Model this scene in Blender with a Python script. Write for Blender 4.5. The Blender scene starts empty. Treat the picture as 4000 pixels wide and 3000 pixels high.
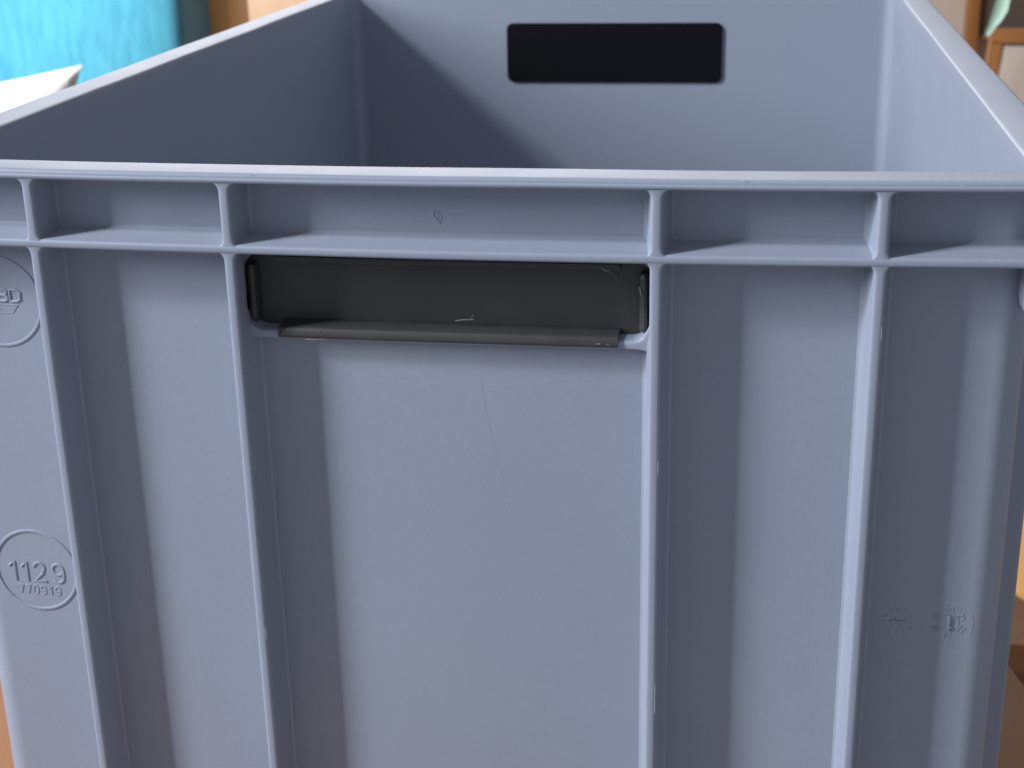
import bpy, bmesh, math, random
from mathutils import Vector, Matrix, noise
random.seed(4)
S = bpy.context.scene
COL = S.collection
RIM = 1.070                      # height of the crate rim above the room floor (m)

# ------------------------------------------------------------------ camera
cam_d = bpy.data.cameras.new('camera'); cam = bpy.data.objects.new('camera', cam_d); COL.objects.link(cam)
R_ = Vector((0.98662339, 0.16168731, -0.02077253)); F_ = Vector((-0.15894648, 0.92585481, -0.34282486)); U_ = R_.cross(F_)
m = Matrix((R_, U_, -F_)).transposed().to_4x4(); m.translation = Vector((0.1018, -0.4567, RIM + 0.0990))
cam.matrix_world = m
cam_d.sensor_width = 36; cam_d.lens = 5856.8 / 4000 * 36
cam_d.clip_start = 0.02; cam_d.clip_end = 60
cam_d.dof.use_dof = True; cam_d.dof.focus_distance = 0.53; cam_d.dof.aperture_fstop = 22
S.camera = cam
# ------------------------------------------------------------------ room light: soft even bounce plus windows on the left and an added fill for the armchair
w = bpy.data.worlds.new('World'); S.world = w; w.use_nodes = True
w.node_tree.nodes['Background'].inputs[0].default_value = (0.77, 0.83, 0.96, 1)
w.node_tree.nodes['Background'].inputs[1].default_value = 0.39

def area(name, loc, target, sx, sy, power, color, spread=180):
    d = bpy.data.lights.new(name, 'AREA'); d.shape = 'RECTANGLE'; d.size = sx; d.size_y = sy
    d.energy = power; d.color = color; d.spread = math.radians(spread)
    o = bpy.data.objects.new(name, d); COL.objects.link(o); o.location = loc
    dr = Vector(target) - Vector(loc); o.rotation_euler = dr.to_track_quat('-Z', 'Y').to_euler(); return o
COOL = (0.87, 0.92, 1.0)
area('window_or_fill_light', (-3.0, -1.50, RIM + 1.40), (0, 0.1, RIM), 0.09, 1.6, 44, COOL)
area('window_or_fill_light', (-3.0, -1.19, RIM + 1.40), (0, 0.1, RIM), 0.52, 1.6, 96, COOL)
area('window_or_fill_light', (-3.0, -1.30, RIM + 2.40), (0, 0.1, RIM), 0.42, 0.42, 112, COOL)
area('window_or_fill_light', (-0.45, 3.1, RIM + 1.0), (0, 0.2, RIM), 2.6, 1.2, 50, (1.0, 0.965, 0.96))
area('window_or_fill_light', (-1.35, 0.25, RIM + 0.80), (-0.80, 1.35, RIM - 0.2), 0.6, 0.6, 12, (1, 1, 1), 60)  # added narrow fill that brightens the armchair, not a window
S.view_settings.view_transform = 'Standard'; S.view_settings.look = 'None'
S.view_settings.exposure = 0.0; S.view_settings.gamma = 1
S.cycles.use_denoising = True
S.cycles.max_bounces = 8

# ------------------------------------------------------------------ materials
def mat(name, base, rough=0.5, bump=None, var=None, spec=0.5, sheen=0, stretch=(1, 1, 1)):
    M = bpy.data.materials.new(name); M.use_nodes = True; nt = M.node_tree; N = nt.nodes; L = nt.links
    P = N['Principled BSDF']; P.inputs['Base Color'].default_value = (*base, 1); P.inputs['Roughness'].default_value = rough
    P.inputs['Specular IOR Level'].default_value = spec
    if sheen: P.inputs['Sheen Weight'].default_value = sheen
    tc = N.new('ShaderNodeTexCoord'); mp = N.new('ShaderNodeMapping'); mp.inputs['Scale'].default_value = stretch
    L.new(tc.outputs['Object'], mp.inputs['Vector'])
    if var:                                              # (second colour, noise scale, low, high)
        n = N.new('ShaderNodeTexNoise'); n.inputs['Scale'].default_value = var[1]; n.inputs['Detail'].default_value = 6
        r = N.new('ShaderNodeValToRGB'); r.color_ramp.elements[0].position = var[2]; r.color_ramp.elements[1].position = var[3]
        r.color_ramp.elements[0].color = (*base, 1); r.color_ramp.elements[1].color = (*var[0], 1)
        L.new(mp.outputs[0], n.inputs['Vector']); L.new(n.outputs['Fac'], r.inputs['Fac']); L.new(r.outputs['Color'], P.inputs['Base Color'])
    last = None
    for (sc, st, dist) in (bump or []):
        n = N.new('ShaderNodeTexNoise'); n.inputs['Scale'].default_value = sc; n.inputs['Detail'].default_value = 4
        b = N.new('ShaderNodeBump'); b.inputs['Strength'].default_value = st; b.inputs['Distance'].default_value = dist
        L.new(mp.outputs[0], n.inputs['Vector']); L.new(n.outputs['Fac'], b.inputs['Height'])
        if last: L.new(last.outputs[0], b.inputs['Normal'])
        last = b
    if last: L.new(last.outputs[0], P.inputs['Normal'])
    return M
def add_rough(M, sc, lo, hi, stretch=(1, 1, 1)):
    nt = M.node_tree; N = nt.nodes; L = nt.links; P = N['Principled BSDF']
    tc = N.new('ShaderNodeTexCoord'); mp = N.new('ShaderNodeMapping'); mp.inputs['Scale'].default_value = stretch
    n = N.new('ShaderNodeTexNoise'); n.inputs['Scale'].default_value = sc; n.inputs['Detail'].default_value = 5
    mr = N.new('ShaderNodeMapRange'); mr.inputs['To Min'].default_value = lo; mr.inputs['To Max'].default_value = hi
    L.new(tc.outputs['Object'], mp.inputs['Vector']); L.new(mp.outputs[0], n.inputs['Vector'])
    L.new(n.outputs['Fac'], mr.inputs['Value']); L.new(mr.outputs[0], P.inputs['Roughness'])
def wood(name, a, b, scale=9, rough=0.4, axis=(1, 1, 0.12)):
    M = mat(name, a, rough, bump=[(60, 0.25, 0.0008)], stretch=axis)
    nt = M.node_tree; N = nt.nodes; L = nt.links; P = N['Principled BSDF']
    mp = [n for n in N if n.type == 'MAPPING'][0]
    n = N.new('ShaderNodeTexNoise'); n.inputs['Scale'].default_value = scale; n.inputs['Detail'].default_value = 8; n.inputs['Distortion'].default_value = 0.8
    r = N.new('ShaderNodeValToRGB'); r.color_ramp.elements[0].position = 0.35; r.color_ramp.elements[1].position = 0.68
    r.color_ramp.elements[0].color = (*a, 1); r.color_ramp.elements[1].color = (*b, 1)
    L.new(mp.outputs[0], n.inputs['Vector']); L.new(n.outputs['Fac'], r.inputs['Fac']); L.new(r.outputs[0], P.inputs['Base Color'])
    return M
PLASTIC = mat('blue_grey_polypropylene', (0.262, 0.289, 0.352), 0.45, bump=[(9, 0.25, 0.0016), (900, 0.10, 0.0002), (2600, 0.10, 0.00008)],
              var=((0.276, 0.303, 0.366), 14, 0.3, 0.75), spec=0.5)
add_rough(PLASTIC, 40, 0.44, 0.56)
def grain(M, scale, amount):
    """fine moulding grain and dust: small brightness variation of the pigment"""
    nt = M.node_tree; N = nt.nodes; L = nt.links; P = N['Principled BSDF']; src = P.inputs['Base Color'].links[0].from_socket
    tc = N.new('ShaderNodeTexCoord'); n = N.new('ShaderNodeTexNoise'); n.inputs['Scale'].default_value = scale; n.inputs['Detail'].default_value = 3
    n2 = N.new('ShaderNodeTexNoise'); n2.inputs['Scale'].default_value = 450; n2.inputs['Detail'].default_value = 2
    ad = N.new('ShaderNodeMath'); ad.operation = 'ADD'; L.new(n.outputs['Fac'], ad.inputs[0]); L.new(n2.outputs['Fac'], ad.inputs[1])
    mr = N.new('ShaderNodeMapRange'); mr.inputs['From Min'].default_value = 0.6; mr.inputs['From Max'].default_value = 1.4
    mr.inputs['To Min'].default_value = 1 - amount; mr.inputs['To Max'].default_value = 1 + amount
    vm = N.new('ShaderNodeVectorMath'); vm.operation = 'SCALE'
    L.new(tc.outputs['Object'], n.inputs['Vector']); L.new(tc.outputs['Object'], n2.inputs['Vector']); L.new(ad.outputs[0], mr.inputs['Value'])
    L.new(src, vm.inputs[0]); L.new(mr.outputs[0], vm.inputs['Scale']); L.new(vm.outputs[0], P.inputs['Base Color'])
grain(PLASTIC, 1600, 0.035)
EDGE = mat('worn_plastic_scuff', (0.42, 0.45, 0.52), 0.6)
PLUGM = mat('dark_grey_plastic', (0.037, 0.036, 0.035), 0.42, bump=[(500, 0.12, 0.0001)], var=((0.044, 0.043, 0.042), 60, 0.35, 0.7))
add_rough(PLUGM, 120, 0.36, 0.6)
BACKPLUG = mat('black_plastic', (0.0035, 0.0035, 0.005), 0.6, bump=[(600, 0.2, 0.0003)], spec=0.12)
BURR = mat('pale_plastic_burr', (0.16, 0.16, 0.16), 0.6)
TABLEM = wood('brown_oiled_table_wood', (0.30, 0.125, 0.050), (0.40, 0.19, 0.085), 8, 0.45, (1, 0.12, 1))
HONEY = wood('honey_wood', (0.58, 0.29, 0.085), (0.70, 0.40, 0.14), 8, 0.4)
FLOORM = wood('parquet_oak', (0.62, 0.34, 0.10), (0.75, 0.45, 0.16), 6, 0.35, (1, 0.1, 1))
FLOORM2 = wood('parquet_oak_darker', (0.50, 0.25, 0.07), (0.60, 0.33, 0.11), 6, 0.35, (1, 0.1, 1))
DARKW = wood('dark_chair_wood', (0.16, 0.06, 0.02), (0.24, 0.10, 0.04), 8, 0.4)
ORANGEW = wood('orange_brown_wood', (0.30, 0.125, 0.035), (0.20, 0.075, 0.020), 10, 0.35)
TEAL = mat('turquoise_woven_fabric', (0.013, 0.15, 0.215), 0.9, bump=[(420, 0.6, 0.0015), (60, 0.25, 0.003)], var=((0.035, 0.20, 0.27), 55, 0.35, 0.75), sheen=0.3, stretch=(2.2, 2.2, 0.45))
WHITE = mat('white_cotton', (0.50, 0.50, 0.51), 0.95, bump=[(18, 0.6, 0.01), (300, 0.3, 0.001)])
WALLM = mat('beige_wall_paint', (0.40, 0.335, 0.285), 0.9, bump=[(40, 0.2, 0.002)], var=((0.43, 0.36, 0.30), 3, 0.3, 0.7))
TAN = wood('pale_birch', (0.50, 0.30, 0.165), (0.57, 0.36, 0.21), 4, 0.4)
BOARD = mat('dark_brown_board', (0.060, 0.044, 0.036), 0.5, bump=[(30, 0.2, 0.002)])
CANVAS = mat('beige_seat_fabric', (0.40, 0.335, 0.28), 0.9, bump=[(7, 0.8, 0.02), (300, 0.3, 0.001)], stretch=(3, 3, 0.3))
LEAF = mat('pale_green_leaf', (0.42, 0.60, 0.47), 0.4, var=((0.05, 0.24, 0.07), 7, 0.62, 0.70))
STEM = mat('green_stem', (0.06, 0.20, 0.05), 0.5)
POT = mat('terracotta_pot', (0.40, 0.16, 0.08), 0.8, bump=[(60, 0.3, 0.001)])
SOIL = mat('potting_soil', (0.03, 0.02, 0.015), 1.0, bump=[(90, 1, 0.01)])

# ------------------------------------------------------------------ mesh helpers
MM = 0.001
BOW, SAG = 4.4172, 0.5209
def flex(v):
    """the loaded front wall bows outwards a few mm (crate coordinates in mm)"""
    x, y, z = v
    u = max(0.0, 1 - (x / 200) ** 2); k = 1.0 if y <= 20 else max(0.0, 1 - (y - 20) / 70)
    return (x, y - BOW * u * k + 0.0, z - SAG * u * k)
def finish(bm, sharp=38):
    bmesh.ops.remove_doubles(bm, verts=bm.verts, dist=1e-7)
    bmesh.ops.recalc_face_normals(bm, faces=bm.faces)
    for f in bm.faces: f.smooth = True
    a = math.radians(sharp)
    for e in bm.edges:
        if len(e.link_faces) == 2 and e.calc_face_angle(0) > a: e.smooth = False
def link(name, bm, material, parent=None, sharp=38):
    finish(bm, sharp)
    me = bpy.data.meshes.new(name); bm.to_mesh(me); bm.free(); me.materials.append(material)
    o = bpy.data.objects.new(name, me); COL.objects.link(o)
    if parent: o.parent = parent
    return o
def empty(name, loc, rz=0, **props):
    o = bpy.data.objects.new(name, None); COL.objects.link(o); o.location = loc; o.rotation_euler = (0, 0, rz); o.empty_display_size = 0.05
    for k, v in props.items(): o[k] = v
    return o
def tag(o, **props):
    for k, v in props.items(): o[k] = v
    return o
def loft(bm, rings, closed_ring=True, cap=True):
    """join successive rings (lists of points) with quads"""
    V = [[bm.verts.new(p) for p in r] for r in rings]; n = len(V[0])
    for a, b in zip(V, V[1:]):
        for i in range(n if closed_ring else n - 1):
            j = (i + 1) % n
            bm.faces.new((a[i], a[j], b[j], b[i]))
    if cap and closed_ring:
        bm.faces.new(V[0]); bm.faces.new(list(reversed(V[-1])))
    return V
def box(bm, a, b, bev=0.0, seg=2):
    c = [(a[i] + b[i]) / 2 for i in range(3)]; s = [abs(b[i] - a[i]) for i in range(3)]
    r = bmesh.ops.create_cube(bm, size=1, matrix=Matrix.Translation(c) @ Matrix.Diagonal((*s, 1)))
    if bev:
        es = list({e for v in r['verts'] for e in v.link_edges})
        bmesh.ops.bevel(bm, geom=es, offset=bev, segments=seg, profile=0.5, affect='EDGES')
def tube(bm, pts, r, n=8, flat=1.0, yaxis=Vector((0, 1, 0))):
    """rounded stroke through pts lying in an x-z plane; flat squashes it along y"""
    P = [Vector(p) for p in pts]; rings = []
    for i, p in enumerate(P):
        t = (P[min(i + 1, len(P) - 1)] - P[max(i - 1, 0)]); t.normalize(); s = t.cross(yaxis); s.normalize()
        rr = r
        rings.append([p + s * math.cos(2 * math.pi * k / n) * rr + yaxis * math.sin(2 * math.pi * k / n) * rr * flat for k in range(n)])
    def end(ring, p, d):
        return [p + (q - p) * 0.55 + d * r * 0.7 for q in ring]
    t0 = (P[0] - P[1]).normalized(); t1 = (P[-1] - P[-2]).normalized()
    rings = [end(rings[0], P[0], t0)] + rings + [end(rings[-1], P[-1], t1)]
    loft(bm, rings)

# ================================================================== THE CRATE (all sizes in mm from the front rim edge, z = 0 at the rim)
BASE = -320.0
crate = empty('crate', (0, 0.3, RIM + BASE * MM), label='open blue-grey ribbed plastic stacking crate standing on the brown table', category='crate')
def C(v, bend=True):
    if bend: v = flex(v)
    return (v[0] * MM, v[1] * MM - 0.3, (v[2] - BASE) * MM)
def cl(name, bm, material=PLASTIC, parent=None, bend=True, sharp=38, **kw):
    for v in bm.verts: v.co = C(v.co, bend)
    o = link(name, bm, material, parent or crate, sharp); tag(o, **kw); return o

def rr(d, r, n=10, k=24):
    """rounded rectangle inset by d from the 400 x 600 outline, counter-clockwise, sides subdivided"""
    hx, hy = 200 - d, 300 - d; P = []
    for (sx, sy, a0) in ((1, -1, -90), (1, 1, 0), (-1, 1, 90), (-1, -1, 180)):
        cx, cy = sx * (hx - r), 300 + sy * (hy - r)
        for i in range(n + 1):
            a = math.radians(a0 + 90 * i / n); P.append((cx + r * math.cos(a), cy + r * math.sin(a)))
        # subdivide the following straight side
        nx = {(1, -1): (1, 1), (1, 1): (-1, 1), (-1, 1): (-1, -1), (-1, -1): (1, -1)}[(sx, sy)]
        a = math.radians(a0 + 90); q0 = P[-1]
        q1 = (nx[0] * (hx - r) + r * math.cos(a), 300 + nx[1] * (hy - r) + r * math.sin(a))
        for i in range(1, k): P.append((q0[0] + (q1[0] - q0[0]) * i / k, q0[1] + (q1[1] - q0[1]) * i / k))
    return P
def ring_part(name, prof, rad, wave=0.0):
    bm = bmesh.new(); loops = []
    for (d, z) in prof:
        L = []
        for (x, y) in rr(d, rad(d)):
            q = noise.noise(Vector((x * 0.012, y * 0.012, z * 0.02 + 3))) * wave
            L.append((x, y, z + q))
        loops.append(L)
    loft(bm, loops + [loops[0]], cap=False)
    return cl(name, bm)
ring_part('rim', [(12.6, -6.2), (12.0, -4.9), (11.2, -4.3), (1.2, -3.5), (0.45, -3.25), (0.1, -2.8), (0.0, -2.2), (0.18, -1.75), (0.42, -1.6), (0.42, -1.35),
                  (0.62, -0.7), (0.95, -0.25), (1.5, -0.05), (2.1, 0.0), (14.3, 0.0), (15.0, -0.15), (15.45, -0.6), (15.62, -2.0), (15.62, -6.2)],
          lambda d: 13 - 5.0 * d / 15.6, 0.35)
ring_part('rim_band', [(12.6, -20.9), (12.1, -21.8), (11.2, -22.3), (1.1, -23.9), (0.5, -24.05), (0.12, -24.5), (0.0, -25.0), (0.0, -25.9), (0.12, -26.4), (0.5, -26.8), (1.1, -26.95),
                       (11.2, -28.2), (12.1, -28.7), (12.6, -29.6)], lambda d: 13 - 3.0 * d / 12.6, 0.3)

# ---- walls
FY, IY = 12.5, 15.6
HX, HZ0, HZ1, HR = 68.8, -54.9, -29.7, 5.5                      # grip opening
def plate(bm, y, flip):
    def P(x, z): return bm.verts.new(C((x, y, z)))
    def F(vs): bm.faces.new(vs if not flip else list(reversed(vs)))
    def grid(xs, zs):
        V = [[P(x, z) for x in xs] for z in zs]
        for i in range(len(zs) - 1):
            for j in range(len(xs) - 1): F([V[i][j], V[i][j + 1], V[i + 1][j + 1], V[i + 1][j]])
    def fr(a, b, n): return [a + (b - a) * i / n for i in range(n + 1)]
    X = 177.0
    grid(fr(-X, X, 60), fr(-318, -60, 8)); grid(fr(-X, X, 60), fr(-28.5, -3.2, 3))
    grid(fr(-X, -72, 16), fr(-60, -28.5, 3)); grid(fr(72, X, 16), fr(-60, -28.5, 3))
    B = [(x, -60) for x in fr(-72, 72, 144)][:-1] + [(72, z) for z in fr(-60, -28.5, 42)][:-1] + \
        [(x, -28.5) for x in fr(72, -72, 144)][:-1] + [(-72, z) for z in fr(-28.5, -60, 42)][:-1]
    hole = []
    for (x, z) in B:
        cx = min(max(x, -HX + HR), HX - HR); cz = min(max(z, HZ0 + HR), HZ1 - HR); d = math.hypot(x - cx, z - cz)
        hole.append((cx + HR * (x - cx) / d, cz + HR * (z - cz) / d))
    vb = [P(*b) for b in B]; vh = [P(*h) for h in hole]; n = len(B)
    for i in range(n):
        j = (i + 1) % n; F([vb[i], vb[j], vh[j], vh[i]])
    return hole
def end_wall(name, y0, y1):
    bm = bmesh.new(); hole = plate(bm, y0, 0); plate(bm, y1, 1); n = len(hole)
    a = [bm.verts.new(C((x, y0, z))) for x, z in hole]; b = [bm.verts.new(C((x, y1, z))) for x, z in hole]
    for i in range(n):
        j = (i + 1) % n; bm.faces.new((a[i], a[j], b[j], b[i]))
    for f in bm.faces: f.smooth = True
    me = bpy.data.meshes.new(name); bm.to_mesh(me); bm.free(); me.materials.append(PLASTIC)
    o = bpy.data.objects.new(name, me); COL.objects.link(o); o.parent = crate; return o
end_wall('end_wall', FY, IY); end_wall('end_wall', 600 - IY, 600 - FY)
for s in (-1, 1):
    bm = bmesh.new()
    def path(d, r):
        hx = 200 - d; P = []
        xs = 177.0
        P.append((s * xs, 300 - (300 - d)))
        for i in range(11):
            a = math.radians(90 * i / 10); P.append((s * (hx - r + r * math.sin(a)), d + r - r * math.cos(a)))
        n = 30; y0, y1 = d + r, 600 - d - r
        for i in range(1, n): P.append((s * hx, y0 + (y1 - y0) * i / n))
        for i in range(11):
            a = math.radians(90 - 90 * i / 10); P.append((s * (hx - r + r * math.sin(a)), 600 - (d + r - r * math.cos(a))))
        P.append((s * xs, 600 - d)); return P
    o_, i_ = path(FY, 10.0), path(IY, 8.0)
    loop = o_ + list(reversed(i_))
    loft(bm, [[(x, y, z) for (x, y) in loop] for z in (-318, -240, -160, -80, -3.2)])
    cl('side_wall', bm)
bm = bmesh.new(); L0 = rr(IY - 1, 8); loft(bm, [[(x, y, z) for x, y in L0] for z in (-319.0, -314.0)]); cl('floor_plate', bm, bend=False)
bm = bmesh.new(); L0 = rr(20, 8); L1 = rr(26, 6)
loft(bm, [[(x, y, -319.5) for x, y in L0], [(x, y, -320.0) for x, y in L1], [(x, y, -318.2) for x, y in L1], [(x, y, -318.2) for x, y in L0]], cap=False); cl('foot_ring', bm, bend=False)

# ---- ribs: lofted along z with flared ends, drafted sides, root fillet
def rib_rings(z0, z1, depth=lambda z: FY, hf=1.85, draft=0.145, fl=3.0, flare0=True, flare1=True, front=0.12, notch=0):
    zs = []
    n = max(6, int(abs(z1 - z0) / 8))
    zs = [z0 + (z1 - z0) * i / n for i in range(n + 1)]
    for i in range(1, 9):
        t = fl * (1 - math.cos(math.pi / 2 * i / 8))
        zs += [z0 - t, z1 + t]
    zs = sorted(set(round(z, 3) for z in zs), reverse=True); out = []
    for z in zs:
        e = 0
        for (ze, on) in ((z0, flare0), (z1, flare1)):
            s = abs(z - ze)
            if on and s < fl: e += fl - math.sqrt(max(0, fl * fl - (fl - s) ** 2))
        e *= 0.75
        D = depth(z); w = hf + e + 0.05 * noise.noise(Vector((z * 0.05, 2, hf)))
        if D > 11: back = [(hf + draft * D + e + 1.3, D + 0.6), (hf + draft * D + e + 1.2, D - 0.05), (hf + draft * D + e + 0.35, D - 0.45), (hf + draft * D + e, D - 1.4)]
        nb = [(-0.2, D + 0.6), (-0.2, 8.4), (hf + 0.15, 8.3), (hf + 0.25 + e, 7.6)]
        half = back + [(w + 0.1, 1.7), (w + 0.0, 0.9), (w - 0.2, 0.42), (w - 0.5, 0.14), (w - 1.0, 0.0)]
        fr_ = half[len(back):]
        hp = (nb if notch > 0 and z > -52 else back) + fr_; hn = (nb if notch < 0 and z > -52 else back) + fr_
        ring = [(x, y + (front if y < 2 else 0), z) for x, y in hp] + [(-x, y + (front if y < 2 else 0), z) for x, y in reversed(hn)]
        out.append(ring)
    return out
def make_rib(cx, kind='end0', **kw):
    """place rib rings on a wall: end0 front, end1 back, sideL, sideR at position y=cx"""
    z0, z1 = kw.pop('z0'), kw.pop('z1'); name = kw.pop('name', 'rib'); bm = bmesh.new(); rings = []
    for r in rib_rings(z0, z1, **kw):
        if kind == 'end0': rings.append([(x + cx, y, z) for x, y, z in r])
        elif kind == 'end1': rings.append([(x + cx, 600 - y, z) for x, y, z in r])
        elif kind == 'R': rings.append([(200 - y, x + cx, z) for x, y, z in r])
        else: rings.append([(-200 + y, x + cx, z) for x, y, z in r])
    loft(bm, rings); return cl(name, bm)
XB, XD, MID = 69.7, 138.2, 0.7
for kind in ('end0', 'end1'):
    for x in (-XD, -XB, XB, XD):
        make_rib(x + MID, kind, z0=-3.3, z1=-24.5)
        if abs(x) < 100: make_rib(x + MID, kind, z0=-26.4, z1=-319, flare1=False, notch=(1 if x < 0 else -1))
        else: make_rib(x + MID, kind, z0=-26.4, z1=-319, flare1=False)
for kind in ('R', 'L'):
    for y in (59.5, 140, 220, 300, 380, 460, 540):
        make_rib(y, kind, z0=-3.3, z1=-24.5); make_rib(y, kind, z0=-26.4, z1=-319, flare1=False)
# corner webs under the band
for kind, off in (('end0', 1), ('end0', -1)):
    bm = bmesh.new(); rings = []
    for i in range(15):
        z = -26.6 - 16.8 * i / 14; t = i / 14
        wv = 2.0 * math.sqrt(max(0.02, 1 - t ** 6)); yf = 1.2 + 1.8 * t ** 2
        rings.append([(off * 185.4 - wv - 1, 15, z), (off * 185.4 - wv - 0.2, yf + 0.8, z), (off * 185.4 - wv + 0.6, yf, z), (off * 185.4 + wv - 0.6, yf, z), (off * 185.4 + wv + .2, yf + 0.8, z), (off * 185.4 + wv + 1, 15, z)])
    loft(bm, rings); cl('corner_web', bm)

# ---- sill below the grip opening (curved inner edge, straight lower edge)
def sill(kind):
    bm = bmesh.new(); inner = []; x1 = 67.9
    for i in range(9): inner.append((-x1, -45 - 3.9 * i / 8))
    for i in range(1, 13):
        a = math.pi / 2 * i / 12; inner.append((-x1 + 6 - 6 * math.cos(a), -48.9 - 6 * math.sin(a)))
    for i in range(1, 41): inner.append((-x1 + 6 + (2 * x1 - 12) * i / 40, -54.9))
    for i in range(1, 13):
        a = math.pi / 2 * i / 12; inner.append((x1 - 6 + 6 * math.sin(a), -48.9 - 6 + 6 - 6 * math.cos(a)))
    for i in range(9): inner.append((x1, -48.9 + 3.9 * i / 8))
    rings = []
    for (x, z) in inner:
        e = max(0, (abs(x) - 60) / 8); ex = x
        zb = -58.0 - 1.0 * e ** 3
        nx = -0.7 if x > 62 else (0.7 if x < -62 else 0); up = 1 if abs(x) < 66 else 0.3
        Y = lambda y: y if kind == 0 else 600 - y
        rings.append([(x, Y(15.6), z), (x, Y(9.4), z - 0.05), (x + nx * -0.15, Y(8.6), z - 0.2 * up), (x - nx * 0.4, Y(8.15), z - 0.7 * up), (ex - nx * 0.8, Y(8.05), z - 1.3 * up if zb < z - 2 else zb),
                      (ex, Y(8.1), zb + 0.6), (ex, Y(8.5), zb + 0.15), (ex, Y(11.6), zb - 0.5), (ex, Y(12.3), zb - 1.1), (ex, Y(13.2), zb - 1.4)])
    loft(bm, rings); return cl('grip_sill', bm)
sill(0); sill(1)

# ---- snap-in grip plugs
def plug(kind, material, label):
    root = empty('grip_plug', (0, 0, 0)); root.parent = crate; root['label'] = label
    Y = (lambda y: y) if kind == 0 else (lambda y: 600 - y)
    bm = bmesh.new(); pts = []
    for (sx, sz, a0) in ((1, -1, -90), (1, 1, 0), (-1, 1, 90), (-1, -1, 180)):
        for i in range(9):
            a = math.radians(a0 + 90 * i / 8); pts.append((sx * 69.3 + 4.5 * math.cos(a), -41.6 + sz * 15.5 + 4.5 * math.sin(a)))
    def ring(k, y): return [(-1.2 * kind + x * k, Y(y), -41.6 + (z + 41.6) * (1 - (1 - k) * 3)) for x, z in pts]
    loft(bm, [ring(1, 15.75), ring(1, 16.9), ring(0.995, 17.4)])
    cl('cover_plate', bm, material, root)
    def piece(name, prof, x0, x1, n=24, endtaper=0.0):
        bm = bmesh.new(); rings = []
        for i in range(n + 1):
            x = x0 + (x1 - x0) * i / n; j = 0.12 * noise.noise(Vector((x * 0.4, 7, kind)))
            rings.append([(x, Y(y), z + j) for (y, z) in prof])
        loft(bm, rings); cl(name, bm, material, root)
    piece('bottom_hook', [(15.9, -53.0), (10.2, -53.3), (8.3, -53.45), (7.7, -53.7), (7.3, -54.2), (6.9, -56.0), (6.95, -56.6), (7.3, -57.0), (7.8, -56.9), (8.0, -55.1), (9.2, -54.8), (15.9, -54.6)], -56.4, 57.9)
    piece('top_hook', [(15.9, -32.6), (12.4, -32.4), (11.7, -32.1), (11.4, -31.4), (11.6, -30.3), (12.0, -30.1), (12.6, -31.0), (15.9, -31.0)], -57.8, 58.0)
    for s in (-1, 1):
        bm = bmesh.new(); rings = []
        for i in range(21):
            z = -33.4 - 19.6 * i / 20; j = 0.14 * noise.noise(Vector((z * 0.35, s * 5, 1))); g = 0.75 if i in (0, 20) else 1
            cx = s * 65.9 + (0.0 if s < 0 else -0.1)
            prof = [(-1.45, 15.9), (-1.4, 12.2), (-0.9, 11.4), (0.2, 11.0), (1.1, 11.3), (1.5, 12.4), (1.3, 13.2), (-0.2, 13.4), (-0.2, 15.9)]
            rings.append([(cx + s * a * g + j, Y(y + (1 - g) * 2), z) for a, y in prof])
        loft(bm, rings); cl('side_hook', bm, material, root)
    if kind == 0:
        def burr(pts, r, flat=0.5):
            b = bmesh.new(); tube(b, pts, r, 5, flat); cl('burr', b, BURR, root)
        burr([(3, 14.6, -51.6), (6, 13.6, -50.9), (9.5, 13.2, -50.6)], 0.16); burr([(8.6, 13.2, -50.5), (9.3, 13.0, -48.9)], 0.10)
        burr([(52.4, 11.2, -31.2), (53.5, 11.1, -32.3), (54.6, 11.2, -31.9)], 0.35); burr([(54, 12.2, -32.6), (56.2, 14, -34.6), (57.7, 15.4, -37)], 0.10)
        burr([(-47, 7.1, -57.4), (-44, 6.9, -57.3), (-40, 7.0, -57.2)], 0.16); burr([(-55.6, 7.6, -54.3), (-54.6, 7.0, -55.6), (-55.2, 6.9, -56.4)], 0.14)
        burr([(51, 6.9, -55.8), (52.3, 6.8, -55.7)], 0.20); burr([(54.5, 6.9, -56.0), (55.1, 6.9, -56.1)], 0.16)
        burr([(64.6, 11.0, -37.5), (64.9, 10.9, -39.6), (65.3, 10.9, -40.3)], 0.30)
        burr([(-41.5, 7.3, -53.9), (-42.6, 6.9, -55.6)], 0.08)
    return root
plug(0, PLUGM, 'dark grey snap-in plug with hooked edges closing the near grip hole')
plug(1, BACKPLUG, 'black rounded rectangular plug closing the grip hole of the far wall')

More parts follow.
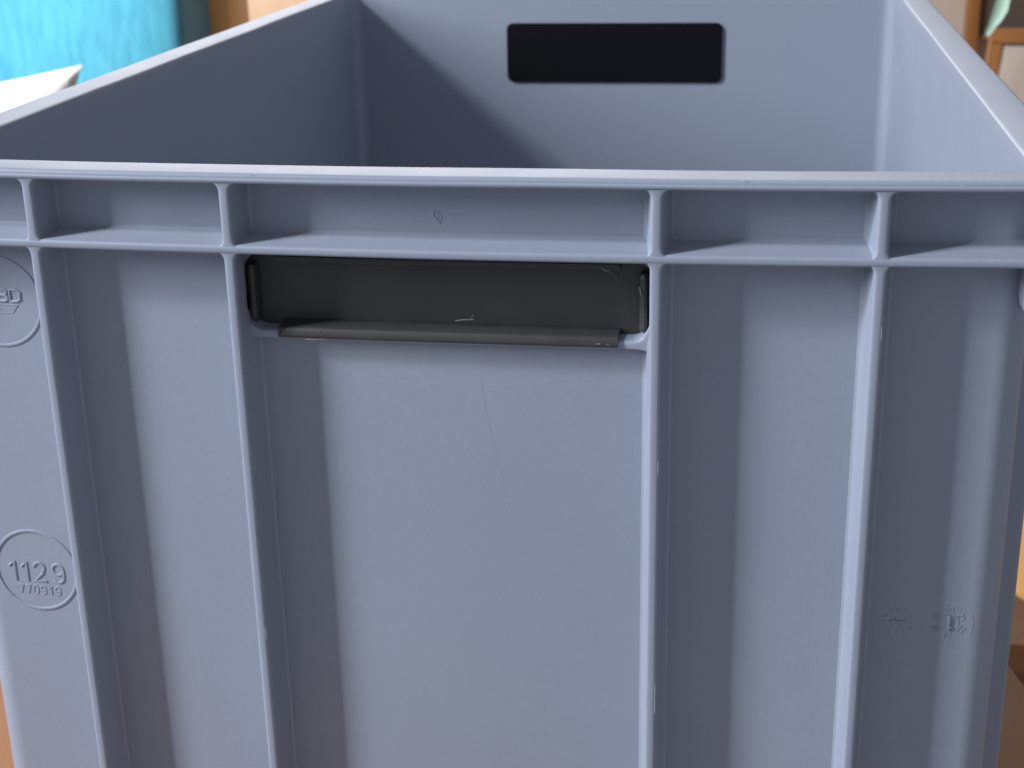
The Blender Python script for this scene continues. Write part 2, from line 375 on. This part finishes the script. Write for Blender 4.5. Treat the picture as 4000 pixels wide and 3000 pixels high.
# ---- moulded marks -------------------------------------------------
def arc(cx, cz, rx, rz, a0, a1, n=10):
    return [(cx + rx * math.cos(math.radians(a0 + (a1 - a0) * i / n)), cz + rz * math.sin(math.radians(a0 + (a1 - a0) * i / n))) for i in range(n + 1)]
G = {  # stroke glyphs in a unit-high box, width given first
    '0': (0.55, [arc(0.27, 0.73, 0.25, 0.25, 0, 180, 8) + arc(0.27, 0.27, 0.25, 0.25, 180, 360, 8) + [(0.52, 0.73)]]),
    '1': (0.30, [[(0.0, 0.74), (0.26, 0.97), (0.26, 0.0)]]),
    '2': (0.60, [arc(0.28, 0.72, 0.26, 0.26, 170, -25, 10) + [(0.44, 0.42), (0.03, 0.02), (0.58, 0.02)]]),
    '3': (0.55, [arc(0.26, 0.75, 0.23, 0.23, 160, -80, 10) + arc(0.26, 0.26, 0.26, 0.26, 80, -160, 10)]),
    '4': (0.60, [[(0.42, 0.0), (0.42, 0.97), (0.02, 0.26), (0.58, 0.26)]]),
    '5': (0.55, [[(0.5, 0.97), (0.1, 0.97), (0.06, 0.55)] + arc(0.26, 0.30, 0.26, 0.29, 115, -150, 10)]),
    '6': (0.55, [arc(0.28, 0.27, 0.25, 0.26, 0, 360, 14), [(0.03, 0.30), (0.05, 0.55), (0.18, 0.85), (0.34, 0.97)]]),
    '7': (0.55, [[(0.0, 0.96), (0.52, 0.96), (0.18, 0.0)]]),
    '8': (0.55, [arc(0.27, 0.74, 0.21, 0.22, -90, 270, 12), arc(0.27, 0.26, 0.26, 0.26, 90, 450, 12)]),
    '9': (0.58, [arc(0.28, 0.68, 0.27, 0.28, 0, 360, 16), [(0.55, 0.68), (0.55, 0.30)] + arc(0.29, 0.28, 0.26, 0.27, 0, -150, 10)]),
    'B': (0.75, [[(0.08, 0.08), (0.08, 0.92), (0.55, 0.92), (0.68, 0.82), (0.68, 0.62), (0.52, 0.51), (0.12, 0.51)], [(0.52, 0.51), (0.72, 0.40), (0.72, 0.18), (0.58, 0.08), (0.08, 0.08)]]),
    'D': (0.78, [[(0.08, 0.08), (0.08, 0.92), (0.52, 0.92), (0.72, 0.76), (0.72, 0.24), (0.52, 0.08), (0.08, 0.08)]]),
}
def glyph(bm, ch, x, z, h, r, rot=0, flat=0.8, wide=1.0, org=None, y=FY):
    ox, oz = org or (x, z)
    for st in G[ch][1]:
        P = []
        for (a, b) in st:
            px, pz = x + a * h * wide - ox, z + b * h - oz; c, s = math.cos(rot), math.sin(rot)
            P.append((ox + px * c - pz * s, y, oz + px * s + pz * c))
        tube(bm, P, r, 8, flat)
def circ(bm, cx, cz, R, r, flat=0.7, n=72, a0=0, a1=360, y=FY):
    full = (a1 - a0) >= 360
    rings = []
    for i in range(n + (0 if full else 1)):
        a = math.radians(a0 + (a1 - a0) * i / n); d = Vector((math.cos(a), 0, math.sin(a))); c = Vector((cx, y, cz)) + d * R
        rings.append([c + d * math.cos(2 * math.pi * k / 8) * r + Vector((0, 1, 0)) * math.sin(2 * math.pi * k / 8) * r * flat for k in range(8)])
    if full: loft(bm, rings + [rings[0]], cap=False)
    else: loft(bm, rings)
bad = empty('moulded_badge', (0, 0, 0)); bad.parent = crate; bad['label'] = 'round embossed badge reading 1129 over 770919'
bm = bmesh.new(); circ(bm, -160.9, -155.2, 16.2, 0.66, 0.72); cl('badge_ring', bm, parent=bad)
for ch, x in zip('1129', (-171.6, -166.7, -161.9, -154.4)):
    bm = bmesh.new(); glyph(bm, ch, x, -159.8, 7.9, 0.60, flat=0.72); cl('digit', bm, parent=bad)
for i, ch in enumerate('770919'):
    bm = bmesh.new(); glyph(bm, ch, -168.9 + i * 2.95 + (0.5 if ch == '1' else 0), -165.2 + 0.02 * i, 3.5, 0.34, flat=0.7); cl('digit', bm, parent=bad)
bad = empty('moulded_badge', (0, 0, 0)); bad.parent = crate; bad['label'] = 'round embossed maker badge with the letters BD, cut by the left edge'
bm = bmesh.new(); circ(bm, -160.9, -50.0, 16.3, 0.62, 0.72); cl('badge_ring', bm, parent=bad)
for ch, x in (('B', -161.1), ('D', -156.3)):
    bm = bmesh.new(); glyph(bm, ch, x, -50.2, 5.0, 0.55, flat=0.9, wide=1.18); cl('letter', bm, parent=bad)
bm = bmesh.new(); tube(bm, [(-168.6, FY, -51.2), (-153.0, FY, -51.2), (-155.6, FY, -54.2), (-166.0, FY, -54.2), (-168.6, FY, -51.2)], 0.2, 6, 0.8)
for k in range(5): tube(bm, [(-163.8 + k * 1.4, FY, -53.1), (-163.0 + k * 1.4, FY, -52.9)], 0.12, 6, 0.8)
cl('emblem', bm, parent=bad)
def arrow(bm, cx, cz, ang, L, y, k=1.0):
    c, s = math.cos(ang), math.sin(ang)
    out = [(-L / 2, -.42 * k), (L / 2 - 1.6, -.42 * k), (L / 2 - 1.7, -1.25 * k), (L / 2, 0), (L / 2 - 1.7, 1.25 * k), (L / 2 - 1.6, .42 * k), (-L / 2, .42 * k)]
    def R(p, sc, yy): return (cx + (p[0] * c - p[1] * s) * sc, yy, cz + (p[0] * s + p[1] * c) * sc)
    loft(bm, [[R(p, 1, FY + 0.2) for p in out], [R(p, 1, y + 0.15) for p in out], [R(p, 0.9, y) for p in out]])
dial = empty('date_dial', (0, 0, 0)); dial.parent = crate; dial['label'] = 'month dial moulded into the plastic, arrow pointing left at the numbers 1 to 12'
bm = bmesh.new(); arrow(bm, 153.3, -155.0, math.pi, 5.6, FY - 0.45, 0.8); cl('dial_arrow', bm, parent=dial)
for k in range(12):
    bm = bmesh.new(); a = math.radians(90 - 30 * (k + 1)) ; s_ = str(k + 1); rot = a - math.pi / 2
    px, pz = 153.3 + 4.1 * math.cos(a), -155.0 + 3.9 * math.sin(a)
    wtot = sum(G[c][0] for c in s_) * 1.35 + 0.25 * (len(s_) - 1); x = px - wtot / 2
    for c in s_: glyph(bm, c, x, pz, 1.35, 0.16, rot, 0.7, org=(px, pz)); x += G[c][0] * 1.35 + 0.25
    cl('dial_number', bm, parent=dial)
dial = empty('date_dial', (0, 0, 0)); dial.parent = crate; dial['label'] = 'year dial moulded into the plastic, arrow pointing down from 20 to 23'
bm = bmesh.new(); circ(bm, 170.0, -154.7, 3.35, 0.22, 0.8, 40); cl('dial_ring', bm, parent=dial)
bm = bmesh.new(); arrow(bm, 170.0, -154.7, -math.pi / 2, 5.8, FY - 0.75); cl('dial_arrow', bm, parent=dial)
for k, s_ in enumerate(('20', '21', '22', '23', '24', '19')):
    bm = bmesh.new(); a = math.radians(90 - 60 * k); rot = a - math.pi / 2
    px, pz = 170.0 + 4.1 * math.cos(a), -154.7 + 4.1 * math.sin(a); H = 1.75
    wtot = sum(G[c][0] for c in s_) * H + 0.42; x = px - wtot / 2
    for c in s_: glyph(bm, c, x, pz, H, 0.25, rot, 0.8, org=(px, pz)); x += G[c][0] * H + 0.42
    cl('dial_number', bm, parent=dial)
bm = bmesh.new(); circ(bm, 161.2, -155.0, 17.0, 0.10, 0.5); cl('insert_outline', bm)
# ejector lines, scratches, gate mark
def line(name, pts, r=0.07, flat=0.6, material=PLASTIC, jit=0.0):
    P = []
    for (x0, z0), (x1, z1) in zip(pts, pts[1:]):
        n = max(2, int(math.hypot(x1 - x0, z1 - z0) / 4))
        for i in range(n): P.append((x0 + (x1 - x0) * i / n, z0 + (z1 - z0) * i / n))
    P.append(pts[-1])
    bm = bmesh.new(); tube(bm, [(x + random.uniform(-jit, jit), FY + 0.03, z + random.uniform(-jit, jit)) for x, z in P], r, 5, flat); return cl(name, bm, material)
line('mould_line', [(-44.7, -73.0), (50.3, -73.2)], 0.06, 0.6, EDGE, 0.05)
line('mould_line', [(62.4, -85), (62.4, -230)], 0.07, 0.8, PLASTIC, 0.04)
line('mould_line', [(130.8, -70), (130.5, -230)], 0.07, 0.8, PLASTIC, 0.04)
line('mould_line', [(-77.2, -45), (-76.6, -60), (-76.8, -230)], 0.07, 0.8, PLASTIC, 0.04)
SCR = mat('scratch_groove', (0.15, 0.18, 0.25), 0.6)
line('scratch', [(11.6, -70.7), (12.4, -78), (14.0, -88), (16.2, -99), (18.4, -109), (20.1, -118)], 0.10, 0.4, SCR, 0.03)
line('scratch', [(13.0, -86), (16.4, -98), (18.3, -103)], 0.06, 0.5, EDGE, 0.05)
bm = bmesh.new()
tube(bm, [(-2.2, FY, -13.6), (-2.9, FY, -15.0), (-1.7, FY, -16.4), (-0.6, FY, -18.0)], 0.28, 6, 0.9)
tube(bm, [(-2.2, FY, -13.6), (-0.8, FY, -14.1), (0.1, FY, -15.3), (-0.2, FY, -16.6), (-0.8, FY, -18.2)], 0.22, 6, 0.9)
tube(bm, [(-1.0, FY, -15.2), (-0.9, FY, -16.1)], 0.2, 6, 0.8)
cl('gate_mark', bm)
# scuffs on the inside of the right wall and thin drag lines beside the corner
for (y, z0, z1, r) in ((540, -20, -60, .12), (552, -10, -70, .1), (500, -30, -66, .15), (512, -36, -70, .12), (430, 0, -60, .06), (300, 0, -60, .06)):
    bm = bmesh.new(); tube(bm, [(184.42, y, z0 - 3), (184.42, y + 1, (z0 + z1) / 2), (184.42, y, z1)], r, 5, 1.0, Vector((1, 0, 0))); cl('scuff', bm, PLASTIC, bend=False)

for k in range(16):
    y = random.uniform(508, 560); z0 = -random.uniform(26, 50) - (560 - y) * 0.3; L = random.uniform(4, 16)
    bm = bmesh.new(); tube(bm, [(184.44, y, z0), (184.44, y + random.uniform(-.5, .5), z0 - L / 2), (184.44, y, z0 - L)], random.uniform(0.1, 0.35), 5, 0.3, Vector((1, 0, 0))); cl('scuff', bm, EDGE, bend=False)
for (x, z, L) in ((-60, -0.6, 2.0), (22, -1.4, 1.5), (96, -0.5, 2.0), (160, -1.4, 3)):
    bm = bmesh.new(); tube(bm, [(x, 0.62 + z * 0.1, z + 0.35), (x + L * 0.4, 0.5, z + 0.1), (x + L, 0.6, z + 0.3)], 0.09, 5, 0.7); cl('nick', bm, EDGE)
for k in range(14):                                   # short pale dashes where the rib edges were scraped
    x0 = random.choice((-XD, -XB, XB, XD)) + MID; z = -random.uniform(40, 215); sx = random.choice((-1, 1)); L = random.uniform(1.5, 7)
    bm = bmesh.new(); tube(bm, [(x0 + sx * 1.45, 0.32, z), (x0 + sx * 1.5, 0.3, z - L / 2), (x0 + sx * 1.45, 0.32, z - L)], 0.10, 5, 0.7); cl('nick', bm, EDGE)

# ================================================================== TABLE AND FLOOR
TROT = math.radians(14.5)
table = empty('table', (0.2435, 0.265, 0), TROT, label='brown wooden table carrying the plastic crate', category='table')
def part(name, a, b, material, parent, bev=0.002, rot=None):
    """axis aligned bevelled box a..b in world metres, stored relative to its parent"""
    bm = bmesh.new(); box(bm, a, b, bev); o = parent.matrix_world.copy() if False else None
    off = Vector(parent.location)
    if not parent.rotation_euler.z:
        for v in bm.verts: v.co = v.co - off
    return link(name, bm, material, parent)
TZ = RIM - 0.320
ys = (-0.30, 0.75)                                   # table drawn in its own frame: right edge at x = 0
for i in range(7):
    part('plank', (-0.112 * (i + 1) + 0.0004, ys[0], TZ - 0.028), (-0.112 * i - 0.0004, ys[1], TZ), TABLEM, table, 0.0012)
for x in (-0.74, -0.10):
    for y in (-0.27, 0.63): part('leg', (x, y, 0), (x + 0.06, y + 0.06, TZ - 0.0285), TABLEM, table)
part('apron', (-0.70, -0.26, TZ - 0.11), (-0.08, -0.235, TZ - 0.029), TABLEM, table); part('apron', (-0.70, 0.645, TZ - 0.11), (-0.08, 0.67, TZ - 0.029), TABLEM, table)

floor = empty('floor', (0, 2, 0), kind='structure')
k = 0
for i in range(24):
    x = -2.2 + i * 0.18; y = 0.9 + random.uniform(-0.5, 0)
    while y < 5.0:
        L = random.uniform(0.7, 1.3); y2 = min(y + L, 5.0)
        part('plank', (x + 0.0006, y + 0.0006, -0.02), (x + 0.1794, y2 - 0.0006, 0.0), random.choice((FLOORM, FLOORM, FLOORM2)), floor, 0.001)
        y = y2; k += 1
bm = bmesh.new(); box(bm, (-2.3, 0.3, -0.06), (2.2, 5.1, -0.022)); s = link('subfloor', bm, DARKW); s['kind'] = 'structure'

# ================================================================== BACKGROUND
bm = bmesh.new(); box(bm, (-0.2, 3.20, 0), (2.1, 3.30, 2.6)); o = link('wall', bm, WALLM); o['kind'] = 'structure'
def bgx(x, y0, y): return 0.1018 + (x - 0.1018) * (y + 0.4567) / (y0 + 0.4567)
def bgz(z, y0, y): return RIM + 0.099 + (z - 0.099) * (y + 0.4567) / (y0 + 0.4567)

# pale cabinet seen past the armchair
cab = empty('cabinet', (-1.3, 2.9, 0), label='pale birch cabinet standing far behind the turquoise armchair', category='cabinet')
part('body', (-2.2, 2.60, 0.05), (-0.62, 3.0, 1.35), TAN, cab, 0.004)
for i in range(3):
    part('drawer_front', (-2.18, 2.580, 0.09 + i * 0.27), (-0.64, 2.599, 0.34 + i * 0.27), TAN, cab, 0.003)
part('drawer_front', (-2.18, 2.580, 0.905), (-0.64, 2.599, 1.33), TAN, cab, 0.003)
part('plinth', (-2.15, 2.63, 0), (-0.67, 2.97, 0.049), TAN, cab, 0.002)

# turquoise armchair
def cushion(name, cx, cy, cz, sx, sy, sz, material, parent, rz=0.0, rx=0.0, puff=0.12, sharpness=5, n=26, wr=0.0):
    bm = bmesh.new(); bmesh.ops.create_cube(bm, size=2)
    bmesh.ops.subdivide_edges(bm, edges=bm.edges, cuts=n, use_grid_fill=True)
    M = Matrix.Translation((cx, cy, cz)) @ Matrix.Rotation(rz, 4, 'Z') @ Matrix.Rotation(rx, 4, 'X')
    p = sharpness
    for v in bm.verts:
        c = v.co; l = (abs(c.x) ** p + abs(c.y) ** p + abs(c.z) ** p) ** (1 / p); q = c / l
        g = 1 + puff * (1 - abs(q.x) ** 2) * (1 - abs(q.z) ** 2)
        d = wr * noise.noise(Vector((q.x * 3.1, q.y * 2, q.z * 3.1 + cx)))
        v.co = M @ Vector((q.x * sx / 2, q.y * sy / 2 * g + d, q.z * sz / 2 + d * 0.4))
    off = Vector(parent.location) if parent else Vector((0, 0, 0))
    for v in bm.verts: v.co -= off
    return link(name, bm, material, parent, 80)
arm = empty('armchair', (-0.95, 1.35, 0), label='turquoise upholstered armchair with a light wooden frame', category='armchair')
cushion('back_cushion', -0.950, 1.372, 0.80, 0.70, 0.145, 0.72, TEAL, arm, puff=0.10, sharpness=9, wr=0.006)
cushion('seat_cushion', -0.950, 1.04, 0.385, 0.66, 0.52, 0.14, TEAL, arm, puff=0.04, sharpness=7)
for x in (-1.335, -0.6035):
    part('back_post', (x, 1.415, 0), (x + 0.030, 1.490, 1.14), HONEY, arm, 0.003)
    part('front_leg', (x, 0.80, 0), (x + 0.027, 0.86, 0.54), HONEY, arm, 0.003)
    part('armrest', (x - 0.01, 0.76, 0.541), (x + 0.04, 1.414, 0.566), HONEY, arm, 0.004)
part('back_rail', (-1.307, 1.455, 1.05), (-0.597, 1.48, 1.12), HONEY, arm, 0.003)
part('seat_rail', (-1.307, 0.81, 0.26), (-0.597, 0.835, 0.32), HONEY, arm, 0.003)
part('seat_rail', (-1.307, 1.455, 0.26), (-0.597, 1.48, 0.32), HONEY, arm, 0.003)
part('seat_board', (-1.306, 0.836, 0.285), (-0.598, 1.454, 0.312), HONEY, arm, 0.001)
bm = bmesh.new(); n = 30; rings = []
def pil_pt(u, v, side):
    T = max(0.0, (1 - u ** 4) * (1 - v ** 4)) ** 0.55
    k = 1 - 0.10 * (1 - u * u) * abs(v) ** 3; k2 = 1 - 0.20 * (1 - v * v) * abs(u) ** 3
    wr = 0.008 * noise.noise(Vector((u * 3, v * 3, side))) + 0.006 * noise.noise(Vector((u * 9, v * 9, side)))
    return Vector((u * 0.25 * k2, side * (0.075 * T + wr * T) + 0.007 * side, v * 0.22 * k))
for side in (-1, 1):
    V = [[bm.verts.new(pil_pt(-1 + 2 * i / n, -1 + 2 * j / n, side)) for i in range(n + 1)] for j in range(n + 1)]
    for j in range(n):
        for i in range(n): bm.faces.new((V[j][i], V[j][i + 1], V[j + 1][i + 1], V[j + 1][i]))
    rings.append([V[0][i] for i in range(n)] + [V[j][n] for j in range(n)] + [V[n][i] for i in range(n, 0, -1)] + [V[j][0] for j in range(n, 0, -1)])
for i in range(len(rings[0])):
    j = (i + 1) % len(rings[0]); bm.faces.new((rings[0][i], rings[0][j], rings[1][j], rings[1][i]))
M = Matrix.Translation((-0.905, 1.10, RIM - 0.366)) @ Matrix.Rotation(0.42, 4, 'Z') @ Matrix.Rotation(-0.10, 4, 'X') @ Matrix.Rotation(-0.02, 4, 'Y')
for v in bm.verts: v.co = M @ v.co
pil = link('pillow', bm, WHITE, None, 70)
tag(pil, label='white pillow leaning in the turquoise armchair', category='pillow')

# right: post, board, chair, plant
Y0 = 1.6
post_y = 3.14
a, b = bgx(0.3585, Y0, post_y), bgx(0.3735, Y0, post_y)
bm = bmesh.new(); box(bm, (a, post_y, 0), (b, post_y + 0.058, 2.3), 0.002); o = link('door_post', bm, ORANGEW)
tag(o, label='narrow orange-brown wooden post against the beige wall', category='post')
bd = empty('wall_board', (b + 0.35, 3.17, bgz(-0.157, Y0, 3.16)), label='dark brown board on the wall right of the wooden post', category='board')
zb_ = bgz(-0.1555, Y0, 3.16)
part('panel', (b + 0.003, 3.165, zb_), (b + 0.8, 3.198, zb_ + 0.75), BOARD, bd, 0.002)
part('lower_edge', (b + 0.003, 3.160, zb_ - 0.009), (b + 0.8, 3.197, zb_ - 0.0005), DARKW, bd, 0.001)
# wooden chair with beige padded back
ch = empty('chair', (0.80, 2.05, 0), label='orange-brown wooden chair with a beige padded back, under the leaf', category='chair')
yc = 2.0
def P2(x, z): return (bgx(x, Y0, yc), bgz(z, Y0, yc))
def bar(name, p, q, wdt, dep, material, parent, y=yc):
    """slanted square bar between two (x,z) points"""
    bm = bmesh.new(); d = Vector((q[0] - p[0], 0, q[1] - p[1])).normalized(); s = Vector((d.z, 0, -d.x)) * wdt / 2
    A = Vector((p[0], y, p[1])); B = Vector((q[0], y, q[1])); rings = []
    for c in (A, B): rings.append([c - s, c + s, c + s + Vector((0, dep, 0)), c - s + Vector((0, dep, 0))])
    loft(bm, rings); bmesh.ops.bevel(bm, geom=list(bm.edges), offset=0.002, segments=2, affect='EDGES')
    off = Vector(parent.location)
    for v in bm.verts: v.co -= off
    return link(name, bm, material, parent)
t0 = P2(0.391, -0.160); t1 = P2(0.376, -0.245)
dx = (t1[0] - t0[0]) / (t0[1] - t1[1])
zseat = 0.46
bl = (t0[0] + dx * (t0[1] - 0.0) * 0.35, 0.0)
W = 0.42
sl = Vector((t1[0] - t0[0], t1[1] - t0[1])).normalized()
bot = (t0[0] + (t0[1] - 0.02) * dx * 0.5, 0.0)
def atz(z): return t0[0] + dx * (t0[1] - z)
ptop = (t0[0], t0[1]); pbot = (atz(0.0) , 0.0)
HWS = 0.019
bar('back_stile', (ptop[0] + HWS / 2, ptop[1]), (pbot[0] + HWS / 2 + 0.07, pbot[1]), HWS, 0.03, ORANGEW, ch)
bar('back_stile', (ptop[0] + W, ptop[1]), (pbot[0] + W + 0.07, pbot[1]), HWS, 0.03, ORANGEW, ch)
bar('top_rail', (ptop[0] - 0.002, ptop[1] + 0.002), (ptop[0] + W + 0.01, ptop[1] + 0.002), 0.020, 0.034, ORANGEW, ch, yc - 0.002)
bm = bmesh.new(); rings = []
zt_, zb2 = P2(0, -0.170)[1], zseat + 0.06
for i in range(13):
    z = zt_ + (zb2 - zt_) * i / 12; x0 = atz(z) + HWS * 0.9 + (t0[1] - z) * 0.02 + 0.004; x1 = x0 + W - HWS * 2
    ring = []
    for j in range(25):
        u = j / 24; ring.append((x0 + (x1 - x0) * u, yc + 0.004 - 0.012 * math.sin(math.pi * u) + 0.004 * math.cos(u * 30 + 1.5), z))
    ring += [(x1, yc + 0.03, z), (x0, yc + 0.03, z)]
    rings.append(ring)
loft(bm, rings)
for v in bm.verts: v.co -= Vector(ch.location)
link('back_pad', bm, CANVAS, ch)
sx0 = atz(zseat) - 0.01
part('seat', (sx0, 1.60, zseat - 0.04), (sx0 + W + 0.05, 2.0 - 0.004, zseat), ORANGEW, ch, 0.004)
for x in (sx0 + 0.01, sx0 + W + 0.0): part('front_leg', (x, 1.61, 0), (x + 0.035, 1.645, zseat - 0.0405), ORANGEW, ch)

# low stool beside the table, seen past the crate's right side
st = empty('stool', (0.52, 0.86, 0), label='brown wooden stool beside the table, right of the crate', category='stool')
zs = RIM - 0.62
bm = bmesh.new()
top = [(0.30, 0.832), (0.75, 0.845), (0.75, 1.20), (0.50, 1.22), (0.372, 0.912), (0.35, 0.955), (0.30, 0.96)]
top = [(0.295, 0.833), (0.70, 0.838), (0.70, 0.872), (0.395, 0.878), (0.352, 0.965), (0.295, 0.99)]
loft(bm, [[(x - 0.52, y - 0.86, zs - 0.03) for x, y in top], [(x - 0.52, y - 0.86, zs) for x, y in top]]); link('seat', bm, ORANGEW, st)
part('shade_skirt', (0.30, 0.838, zs - 0.16), (0.69, 0.858, zs - 0.0305), DARKW, st)  # added dark boards: their colour stands in for shade below the seat
part('shade_skirt', (0.305, 0.8585, zs - 0.16), (0.325, 0.97, zs - 0.0305), DARKW, st)
for (x, y) in ((0.31, 0.862), (0.66, 0.862)): part('leg', (x, y, 0), (x + 0.03, y + 0.025, zs - 0.031), DARKW, st)
part('leg', (0.3255, 0.94, 0), (0.35, 0.96, zs - 0.031), DARKW, st)

# houseplant whose pale leaf hangs into the top right corner
pl = empty('houseplant', (0.86, 1.62, 0), label='houseplant with a pale green drooping leaf in front of the dark board', category='plant')
bm = bmesh.new(); rings = []
for (r, z) in ((0.10, 0.55), (0.105, 0.56), (0.13, 0.76), (0.14, 0.765), (0.14, 0.79), (0.128, 0.79), (0.122, 0.765)):
    rings.append([(r * math.cos(2 * math.pi * k / 28), r * math.sin(2 * math.pi * k / 28), z) for k in range(28)])
loft(bm, rings, cap=False); link('pot', bm, POT, pl)
bm = bmesh.new(); loft(bm, [[(0.123 * math.cos(2 * math.pi * k / 20), 0.123 * math.sin(2 * math.pi * k / 20), z) for k in range(20)] for z in (0.55, 0.767)]); link('soil', bm, SOIL, pl)
bm = bmesh.new(); box(bm, (-0.16, -0.16, 0.50), (0.16, 0.16, 0.549), 0.003); st2 = None
ps = empty('plant_stand', (0.86, 1.62, 0), label='dark square wooden stand under the potted plant', category='stand')
link('top', bm, DARKW, ps)
for sx in (-1, 1):
    for sy in (-1, 1):
        bm = bmesh.new(); box(bm, (sx * 0.13 - 0.015, sy * 0.13 - 0.015, 0), (sx * 0.13 + 0.015, sy * 0.13 + 0.015, 0.4995), 0.002); link('leg', bm, DARKW, ps)
def leaf(name, pts, width, side, parent, material=LEAF):
    """blade along a polyline, folded along the midrib"""
    bm = bmesh.new(); P = [Vector(p) for p in pts]; rings = []; n = len(P) - 1; off = Vector(parent.location)
    for i, p in enumerate(P):
        t = (P[min(i + 1, n)] - P[max(i - 1, 0)]).normalized(); s = t.cross(Vector(side)).normalized(); up = s.cross(t)
        wv = width[i]; rings.append([p - s * wv + up * wv * 0.35 - off, p - s * wv * .5 + up * wv * 0.10 - off, p - up * wv * 0.05 - off, p + s * wv * .5 + up * wv * 0.10 - off, p + s * wv + up * wv * 0.35 - off,
                                     p + s * wv * .5 + up * (wv * 0.10 - 0.0006) - off, p - up * (wv * 0.05 + 0.0006) - off, p - s * wv * .5 + up * (wv * 0.10 - 0.0006) - off])
    loft(bm, rings); return link(name, bm, material, parent, 60)
yl = 1.45
def L2(u, z): return (bgx(u, Y0, yl), yl, bgz(z, Y0, yl))
main = [(0.62, 1.50, RIM + 0.10), (0.53, 1.47, RIM + 0.06)] + [L2(0.414, -0.055), L2(0.407, -0.085), L2(0.401, -0.108), L2(0.3985, -0.122), L2(0.394, -0.134), L2(0.3895, -0.144), L2(0.3855, -0.152), L2(0.3838, -0.1560)]
leaf('leaf', main, [0.002, 0.003, 0.012, 0.0105, 0.0075, 0.0083, 0.0068, 0.0045, 0.0036, 0.0022], (0, -1, 0), pl)
bm = bmesh.new(); pp = [Vector((0.86, 1.62, 0.76)), Vector((0.83, 1.60, 0.98)), Vector((0.76, 1.55, 1.12)), Vector((0.62, 1.50, RIM + 0.10))]
tube(bm, [p - Vector(pl.location) for p in pp], 0.004, 8); link('stem', bm, STEM, pl)
for k in range(9):
    a = random.uniform(0, 6.28); r0 = random.uniform(0.12, 0.22); h = random.uniform(0.2, 0.42)
    if math.cos(a) < -0.1: r0 = 0.11; h = 0.45
    c = Vector((0.86, 1.62, 0.765)); d = Vector((math.cos(a), math.sin(a), 0))
    pts = [c + d * (r0 * (i / 7) ** 1.2 * 1.5) + Vector((0, 0, h * math.sin(math.pi * 0.72 * i / 7))) for i in range(8)]
    leaf('leaf', pts, [0.003, 0.012, 0.022, 0.028, 0.030, 0.026, 0.016, 0.002], (0, 0, 1), pl)
